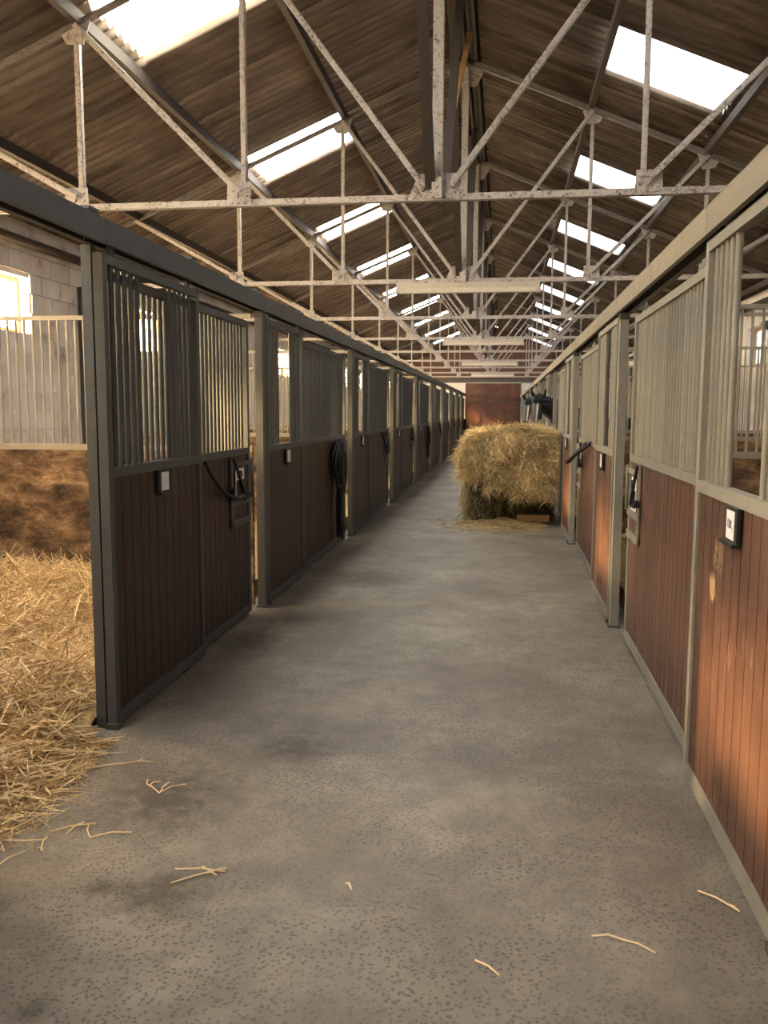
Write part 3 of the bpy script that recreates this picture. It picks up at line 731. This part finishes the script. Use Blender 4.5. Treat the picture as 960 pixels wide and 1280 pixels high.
# loose wisps on the aisle floor
WISP = [('a', -1.40, 3.37, 'forked straw wisp lying on concrete near the straw spill', [((0,.05),(.0,-.06)), ((0,-.06),(-.09,.02)), ((-.09,.02),(-.10,.06)), ((.0,-.05),(.08,.04)), ((-.07,.0),(-.04,.05))]),
        ('b', -1.61, 2.96, 'crossed pair of short straws near the straw spill', [((-.07,-.03),(.07,.06)), ((.0,-.04),(.02,.06))]),
        ('c', -1.47, 2.95, 'bent V-shaped straw stalk on the concrete', [((-.09,.05),(-.04,-.04)), ((-.04,-.04),(.10,.02))]),
        ('d', -1.02, 2.70, 'knotted straw wisp lying alone left of the aisle centre', [((-.09,.04),(.09,.05)), ((-.07,-.05),(.05,.05)), ((.03,.03),(.09,.07)), ((.0,.07),(.07,.02))]),
        ('e', -1.72, 2.71, 'single straw stalk at the left picture edge', [((-.02,-.06),(.03,.07))]),
        ('f', -1.66, 2.84, 'short thick straw stub lying near the spill', [((-.01,.05),(.02,-.05)), ((.0,-.03),(.03,-.05))]),
        ('g', -1.66, 3.59, 'long thin straw reaching out from the open doorway', [((-.18,-.10),(.0,.0)), ((.0,.0),(.10,.03)), ((.04,.01),(.05,.06))]),
        ('h', .74, 2.80, 'pale straw stalk against the foot of the nearest right door', [((-.06,.06),(.04,-.04)), ((.02,-.01),(.045,-.05))]),
        ('i', .39, 2.53, 'thin curved straw lying at lower right of the floor', [((-.09,.02),(.0,.015)), ((.0,.015),(.09,-.04))]),
        ('j', -.49, 2.72, 'tiny straw chip in the middle of the floor', [((-.01,.015),(.015,-.02))]),
        ('k', -.02, 2.35, 'faint broken straw near the bottom of the aisle', [((-.03,.03),(.04,-.03))])]
for _, wx, wy, lb, segs in WISP:
    q = MB()
    for a, b in segs:
        p0 = Vector((a[0], a[1], .004)); p1 = Vector((b[0], b[1], .0045)); mid_ = (p0 + p1) / 2 + Vector((random.uniform(-.008, .008), random.uniform(-.008, .008), .008))
        q.tube([p0, mid_, p1], .0030, 5)
    me = q.mesh('straw_wisp', M['straw']); at = me.attributes.new('tone', 'FLOAT', 'POINT'); at.data.foreach_set('value', [1.0] * len(me.vertices))
    tag(put('straw_wisp', me, None, (wx, wy, 0)), lb, 'straw', 'loose straws on the floor')

# hay bale
hb = empty('hay_bale', (.1, 12.95, 0), label='big shaggy hay bale blocking the right half of the aisle', cat='hay bale')
def lump(name, c, sz, mat, amp, n=26, sup=.35, seed=0):
    """superellipsoid block with rough surface"""
    u = np.linspace(-np.pi, np.pi, n * 2, endpoint=False); v_ = np.linspace(-np.pi/2, np.pi/2, n)
    V = []; se = lambda a: np.sign(a) * np.abs(a) ** sup
    for b in v_:
        for a in u:
            p = np.array([se(np.cos(b)) * se(np.cos(a)), se(np.cos(b)) * se(np.sin(a)), se(np.sin(b))])
            k = 1 + amp * (math.sin(7*p[0] + 3*p[2] + seed) * math.cos(6*p[1] - 4*p[2]) + .6 * math.sin(15*p[2] + 11*p[0] + seed))
            V.append(np.array(c) + p * k * np.array(sz) / 2)
    m2 = 2 * n; F = [(i*m2+j, i*m2+(j+1) % m2, (i+1)*m2+(j+1) % m2, (i+1)*m2+j) for i in range(n-1) for j in range(m2)]
    me = bpy.data.meshes.new(name); me.from_pydata([tuple(q) for q in V], [], F); me.materials.append(mat); me.polygons.foreach_set('use_smooth', [True] * len(F)); me.update(); return me
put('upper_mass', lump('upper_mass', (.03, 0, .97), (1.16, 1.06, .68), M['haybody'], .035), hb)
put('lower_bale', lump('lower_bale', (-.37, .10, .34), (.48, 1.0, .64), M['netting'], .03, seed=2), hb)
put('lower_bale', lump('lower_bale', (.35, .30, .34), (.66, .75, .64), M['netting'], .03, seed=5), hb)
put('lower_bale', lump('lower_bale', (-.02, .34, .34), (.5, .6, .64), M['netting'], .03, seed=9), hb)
put('pallet_board', MB().box(.12, .58, -.42, -.30, .04, .13).mesh('pallet_board', M['orange_timber']), hb)
def hay_strands(n, box, hang, tone_mu, seed, ln=(.08, .26)):
    (x0, x1), (y0, y1), (z0, z1) = box
    # faces: front, left, right, top
    w = np.array([(x1-x0)*(z1-z0) * 1.6, (y1-y0)*(z1-z0), .4*(y1-y0)*(z1-z0), (x1-x0)*(y1-y0)]); fc = rng.choice(4, n, p=w / w.sum())
    a, b = rng.random(n), rng.random(n)
    P = np.zeros((n, 3)); N = np.zeros((n, 3))
    for i in range(4):
        q = fc == i
        if i == 0: P[q] = np.stack([x0 + a[q]*(x1-x0), np.full(q.sum(), y0), z0 + b[q]*(z1-z0)], -1); N[q] = (0, -1, 0)
        if i == 1: P[q] = np.stack([np.full(q.sum(), x0), y0 + a[q]*(y1-y0), z0 + b[q]*(z1-z0)], -1); N[q] = (-1, 0, 0)
        if i == 2: P[q] = np.stack([np.full(q.sum(), x1), y0 + a[q]*(y1-y0), z0 + b[q]*(z1-z0)], -1); N[q] = (.3, 0, .3)
        if i == 3: P[q] = np.stack([x0 + a[q]*(x1-x0), y0 + b[q]*(y1-y0), np.full(q.sum(), z1)], -1); N[q] = (0, 0, 1)
    # round the block off towards its edges
    cx, cy = (x0+x1)/2, (y0+y1)/2; u = (P[:,0]-cx)/((x1-x0)/2); t = np.clip((P[:,2]-z0)/(z1-z0), 0, 1)
    P[:,2] -= .07 * np.abs(u) ** 6 * t; P[:,0] -= np.sign(u) * .05 * np.clip(t - .7, 0, 1) / .3 * (np.abs(u) > .9)
    wob = .09 * fbm(P[:,0]*2.2, P[:,2]*2.2 + P[:,1], seed); P += N * (wob + np.abs(rng.normal(0, .018, n)))[:, None]
    side = fc != 3
    D = rng.normal(size=(n, 3)) * np.array([.8, .5, .45]); D[side, 2] -= hang; D[~side, 2] *= .25; D += N * .06
    D /= np.linalg.norm(D, axis=1)[:, None]
    Ln = rng.uniform(*ln, n); P[side] += D[side] * (Ln[side] * .3)[:, None]
    tone = np.clip(rng.normal(tone_mu, .30, n) + .62 * fbm(P[:,0]*3, P[:,2]*3 + P[:,1]*2, seed+1) + .05 * (~side), 0, 1)
    P[:, 2] = np.maximum(P[:, 2], .02 + np.abs(D[:, 2]) * Ln * .5); P[:, 0] = np.minimum(P[:, 0], .69 - np.abs(D[:, 0]) * Ln * .5)
    return P, D, Ln, tone
P, D, Ln, tone = hay_strands(17000, ((-.60, .67), (-.56, .55), (.66, 1.33)), .8, .62, 1, (.10, .32))
put('hay_stalks', strands('hay_stalks', P, D, Ln, rng.uniform(.004, .010, len(P)), rng.normal(0, .015, len(P)), tone, M['hay']), hb)['kind'] = 'stuff'
for bx, nn, tn in ((((.05, .60), (-.60, -.40), (.42, .80)), 1800, .62), (((-.66, -.46), (-.62, -.25), (.94, 1.22)), 1300, .7), (((-.30, .10), (-.63, -.45), (.50, .8)), 900, .6)):
    P, D, Ln, tone = hay_strands(nn, bx, .9, tn, 7, (.10, .30))
    put('hay_stalks', strands('hay_stalks', P, D, Ln, rng.uniform(.004, .009, len(P)), rng.normal(0, .015, len(P)), tone, M['hay']), hb)['kind'] = 'stuff'
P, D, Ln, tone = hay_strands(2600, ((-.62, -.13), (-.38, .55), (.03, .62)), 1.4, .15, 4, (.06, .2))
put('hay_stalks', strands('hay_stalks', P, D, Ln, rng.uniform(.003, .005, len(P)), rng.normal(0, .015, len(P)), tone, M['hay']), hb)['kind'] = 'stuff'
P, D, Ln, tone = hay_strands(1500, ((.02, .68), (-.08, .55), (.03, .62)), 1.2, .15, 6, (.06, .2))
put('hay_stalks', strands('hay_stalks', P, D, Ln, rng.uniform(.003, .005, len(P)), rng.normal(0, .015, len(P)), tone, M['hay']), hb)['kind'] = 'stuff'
# hay litter on the floor around it
n = 5200; r = np.minimum(np.abs(rng.normal(0, .5, n)), 1.4); a = rng.uniform(0, 2*np.pi, n)
px = .0 + .78 * r * np.cos(a); py = 12.40 + .75 * r * np.sin(a) - .1; keep = (px < .62) & (px > -1.1); px, py, r = px[keep], py[keep], r[keep]; n = len(px)
az = rng.uniform(0, 2*np.pi, n); D = np.stack([np.cos(az), np.sin(az), rng.normal(0, .12, n)], -1); D /= np.linalg.norm(D, axis=1)[:, None]
P = np.stack([px, py, .012 + np.abs(rng.normal(0, .022, n)) * np.clip(1.2 - r, .1, 2)], -1)
P[:, 0] = np.minimum(P[:, 0], .66)
tag(put('hay_litter', strands('hay_litter', P, D, rng.uniform(.06, .2, n), rng.uniform(.003, .006, n), rng.normal(0, .008, n), np.clip(rng.normal(.35, .22, n), 0, 1), M['hay'])), 'scattered hay stalks on the floor in front of the bale', 'hay', kind='stuff')

# ------------------------------------------------------------------ ropes, halters, straps
def hang_rope(pts, r, name, label, group=None):
    P = [Vector(p) for p in pts]; out = []
    for i in range(len(P) - 1):                       # Catmull-Rom
        p0, p1, p2, p3 = P[max(i-1, 0)], P[i], P[i+1], P[min(i+2, len(P)-1)]
        for t in np.linspace(0, 1, 7)[:-1]:
            out.append(.5 * ((2*p1) + (p2-p0)*t + (2*p0-5*p1+4*p2-p3)*t*t + (3*p1-p0-3*p2+p3)*t**3))
    out.append(P[-1]); return out
o = empty('lead_rope', (XL, 5.4, 0), label='black lead rope slung along the panel beside the open stall door', cat='rope')
y_ = lambda v: v - 5.4
put('rope', MB().tube(hang_rope([(.015, y_(5.33), 1.27), (-.02, y_(5.55), 1.17), (-.03, y_(5.85), 1.03), (-.02, y_(6.10), .965), (-.03, y_(6.32), .955)], .0, '', ''), .013, 8).mesh('rope', M['leather'], True), o)
put('clip', MB().cyl((-.04, y_(6.32), .94), (-.01, y_(6.40), .97), .018, 8).mesh('clip', M['leather']), o)
def halter(x, y, s, label, n=7, drop=1.1, seed=1, wide=.36):
    rr = random.Random(seed); o = empty('halter_bundle', (x, y, 0), label=label, cat='halter', group='halters hung on the stalls')
    put('hook', MB().cyl((-.02 * s, 0, 1.24), (.05 * s, 0, 1.26), .012, 8).mesh('hook', M['galv']), o)
    for i in range(n):
        w_ = rr.uniform(.06, wide / 2); dpt = rr.uniform(.35, .62); xo = s * rr.uniform(.015, .09); c = rr.uniform(-.09, .09)
        loop = [(xo * .6, c * .3, 1.235), (xo, c - w_, 1.235 - dpt * .45), (xo, c - w_ * .5, 1.235 - dpt), (xo, c + w_ * .5, 1.23 - dpt), (xo, c + w_, 1.235 - dpt * .45), (xo * .6, c * .3, 1.235)]
        put('strap', MB().tube(hang_rope(loop, 0, '', ''), .014, 6).mesh('strap', M['leather'], True), o)
    for i in range(4):
        c = rr.uniform(-.07, .10); xo = s * rr.uniform(.02, .08); e = 1.2 - drop * rr.uniform(.75, 1.0)
        put('rope', MB().tube(hang_rope([(xo, c * .3, 1.23), (xo, c, .85), (xo * .8, c * .6 - .02, .45), (xo, c * .5, max(e, .10))], 0, '', ''), .020, 7).mesh('rope', M['leather'], True), o)
    return o
halter(XL - .045, 9.98, 1, 'thick bundle of black halters and ropes hanging to the floor, second left stall', 12, 1.12, 3, .62)
def strap_l(yc, lb, seed):
    o = empty('lead_rope', (XL - .03, yc, 0), label=lb, cat='rope', group='lead ropes on the left panels')
    put('rope', MB().tube(hang_rope([(.02, -.45, 1.27), (.03, -.2, 1.14), (.03, .1, .98), (.02, .30, .93)], 0, '', ''), .016, 7).mesh('rope', M['leather'], True), o)
    put('clip', MB().cyl((.01, .30, .92), (.04, .36, .95), .02, 8).mesh('clip', M['leather']), o)
strap_l(14.05, 'black lead rope slung on the third left stall panel', 1)
halter(XL - .045, 22.3, 1, 'dark halter bundle on the fifth left stall panel', 6, .6, 8, .4)
strap_l(26.6, 'black lead rope slung on the sixth left stall panel', 3)
strap_l(30.8, 'black lead rope slung on the seventh left stall panel', 3)
halter(XL - .035, 43.4, 1, 'dark halters and ropes hung at the far end of the left row', 10, 1.0, 12, .5)
o = empty('halter_strap', (XR + .02, 9.6, 0), label='stiff black strap loop sticking out beside the second right latch', cat='strap')
put('strap', MB().tube(hang_rope([(.04, -.75, 1.30), (-.03, -.30, 1.20), (-.09, .35, 1.07), (-.10, .55, 1.03), (-.07, .45, 1.06), (-.01, .0, 1.20), (.04, -.25, 1.28)], 0, '', ''), .020, 7).mesh('strap', M['leather'], True), o)

# ------------------------------------------------------------------ horses
def m_coat(name, dark, light):
    mt, nt, b = newmat(name); a = nd(nt, 'ShaderNodeAttribute', attribute_name='blaze').outputs['Fac']; c_ = nd(nt, 'ShaderNodeAttribute', attribute_name='brown').outputs['Fac']
    f = noise(nt, pos(nt), 12, 3); c = mix(nt, f, dark, tuple(x * 1.4 for x in dark)); c = mix(nt, c_, c, light)
    nt.links.new(mix(nt, a, c, (.78, .75, .71)), b.inputs['Base Color']); b.inputs['Roughness'].default_value = .45; return mt
def skin(name, joints, edges, sub=2):
    me = bpy.data.meshes.new(name); me.from_pydata([j[0] for j in joints], edges, []); o = bpy.data.objects.new(name, me); col.objects.link(o)
    md = o.modifiers.new('skin', 'SKIN'); sv = me.skin_vertices[0].data
    for i, j in enumerate(joints):
        r = j[1]; sv[i].radius = r if hasattr(r, '__len__') else (r, r); sv[i].use_root = (i == 0)
    o.modifiers.new('sub', 'SUBSURF').levels = sub; o.modifiers['sub'].render_levels = sub
    dg = bpy.context.evaluated_depsgraph_get(); out = bpy.data.meshes.new_from_object(o.evaluated_get(dg)); out.name = name
    bpy.data.objects.remove(o); return out
coat = m_coat('dark_bay_coat', (.006, .0045, .0045), (.050, .015, .009)); rugm = flat('navy_rug', (.012, .016, .032), .75); maneM = flat('black_mane', (.006, .006, .007), .7); eyeM = flat('dark_eye', (.004, .003, .003), .1)
def horse(x, y, label, blaze_w, rug):
    """stands in the stall with its body towards +x, head and neck out over the aisle, face towards -y"""
    o = empty('horse', (x, y, 0), label=label, cat='horse', group='horses looking out of the right row')
    J = [((2.05, .30, 1.18), (.34, .30)), ((2.40, .30, 1.25), (.31, .29)), ((1.55, .30, 1.17), (.34, .30)), ((1.18, .28, 1.22), (.30, .25)), ((.88, .22, 1.34), (.27, .22)), ((.62, .10, 1.50), (.24, .19)), ((.40, -.02, 1.66), (.185, .14)), ((.22, -.12, 1.80), (.115, .10)),
         ((.17, -.22, 1.75), (.105, .105)), ((.15, -.31, 1.63), (.092, .088)), ((.135, -.38, 1.50), (.068, .068)), ((.125, -.425, 1.39), (.062, .066)), ((.122, -.44, 1.34), (.045, .05)),
         ((.125, -.13, 1.875), .034), ((.085, -.15, 1.945), .030), ((.075, -.16, 2.00), .008), ((.29, -.10, 1.885), .034), ((.315, -.12, 1.955), .030), ((.32, -.13, 2.01), .008)]
    Ed = [(0, 1), (0, 2), (2, 3), (3, 4), (4, 5), (5, 6), (6, 7), (7, 8), (8, 9), (9, 10), (10, 11), (11, 12), (7, 13), (13, 14), (14, 15), (7, 16), (16, 17), (17, 18)]
    def leg(att, pts):
        p = att
        for q in pts: J.append(q); Ed.append((p, len(J) - 1)); p = len(J) - 1
    for s in (-1, 1):
        leg(3, [((1.20, .28 + s*.17, .92), (.12, .10)), ((1.18, .28 + s*.17, .60), (.065, .065)), ((1.19, .28 + s*.17, .48), (.06, .06)), ((1.20, .28 + s*.17, .15), (.042, .042)), ((1.17, .28 + s*.17, .04), (.06, .05))])
        leg(1, [((2.45, .30 + s*.17, .95), (.17, .12)), ((2.30, .30 + s*.17, .78), (.11, .09)), ((2.52, .30 + s*.17, .52), (.065, .06)), ((2.50, .30 + s*.17, .15), (.045, .045)), ((2.46, .30 + s*.17, .04), (.06, .05))])
    me = skin('body', J, Ed, 3); me.materials.append(coat)
    co = np.zeros(len(me.vertices) * 3); me.vertices.foreach_get('co', co); co = co.reshape(-1, 3); no = np.zeros(len(co) * 3); me.vertices.foreach_get('normal', no); no = no.reshape(-1, 3)
    face = (co[:, 0] < .42) & (co[:, 1] < -.12) & (co[:, 2] < 1.83)
    cx = .155 + (co[:, 2] - 1.5) * .10
    front = np.clip((-no[:, 1] - .25) * 3, 0, 1)
    bl = np.where(face & (co[:, 2] < 1.80), np.clip(1.6 - np.abs(co[:, 0] - cx - .005) / blaze_w, 0, 1) * front * np.clip((1.80 - co[:, 2]) * 12, 0, 1), 0)
    br = np.where(face, np.clip((cx + .01 - co[:, 0]) * 30, 0, 1) * .9, 0) * np.clip((1.74 - co[:, 2]) * 8, 0, 1)
    for nm, v in (('blaze', bl), ('brown', br)): me.attributes.new(nm, 'FLOAT', 'POINT').data.foreach_set('value', v.astype(np.float32))
    me.polygons.foreach_set('use_smooth', [True] * len(me.polygons)); put('body', me, o)
    ml = MB()
    for i in range(26):
        t = i / 25; p = Vector((.20, -.10, 1.90)).lerp(Vector((.98, .20, 1.62)), t); ml.tube([p + Vector((0, .0, .035)), p + Vector((-.02, -.06, -.02)), p + Vector((-.05, -.10, -.12 - .05 * random.random()))], .016, 5)
    put('mane', ml.mesh('mane', maneM, True), o)
    fo = MB()
    for i in range(7): fo.tube([(.19 + .012 * (i - 3), -.15, 1.90), (.175 + .014 * (i - 3), -.26, 1.87), (.165 + .018 * (i - 3), -.325, 1.76 + .02 * random.random())], .012, 5)
    put('forelock', fo.mesh('forelock', maneM, True), o)
    for s in (-1, 1):
        put('eye', lump('eye', (.165 + s * .092, -.255, 1.715), (.04, .04, .04), eyeM, 0, 8, 1.0), o)
        put('nostril', lump('nostril', (.122 + s * .035, -.495, 1.40), (.022, .022, .034), eyeM, 0, 8, 1.0), o)
    put('tail', MB().tube(hang_rope([(2.66, .30, 1.40), (2.80, .30, 1.25), (2.82, .30, .9), (2.80, .30, .6)], 0, '', ''), .05, 7).mesh('tail', maneM, True), o)
    if rug:
        RJ = [((2.05, .30, 1.20), (.37, .33)), ((2.45, .30, 1.27), (.335, .315)), ((1.55, .30, 1.19), (.37, .33)), ((1.18, .28, 1.24), (.335, .28)), ((.88, .22, 1.36), (.30, .25)), ((.62, .10, 1.52), (.27, .22)), ((.46, .01, 1.62), (.235, .185))]
        r_ = skin('rug', RJ, [(0, 1), (0, 2), (2, 3), (3, 4), (4, 5), (5, 6)], 2); r_.materials.append(rugm); r_.polygons.foreach_set('use_smooth', [True] * len(r_.polygons)); put('rug', r_, o)
    return o
horse(.41, 15.80, 'dark bay horse with white blaze and navy rug looking over the hay', .015, True)
horse(.36, 19.75, 'second dark horse with white face mark half hidden behind the first', .016, False)
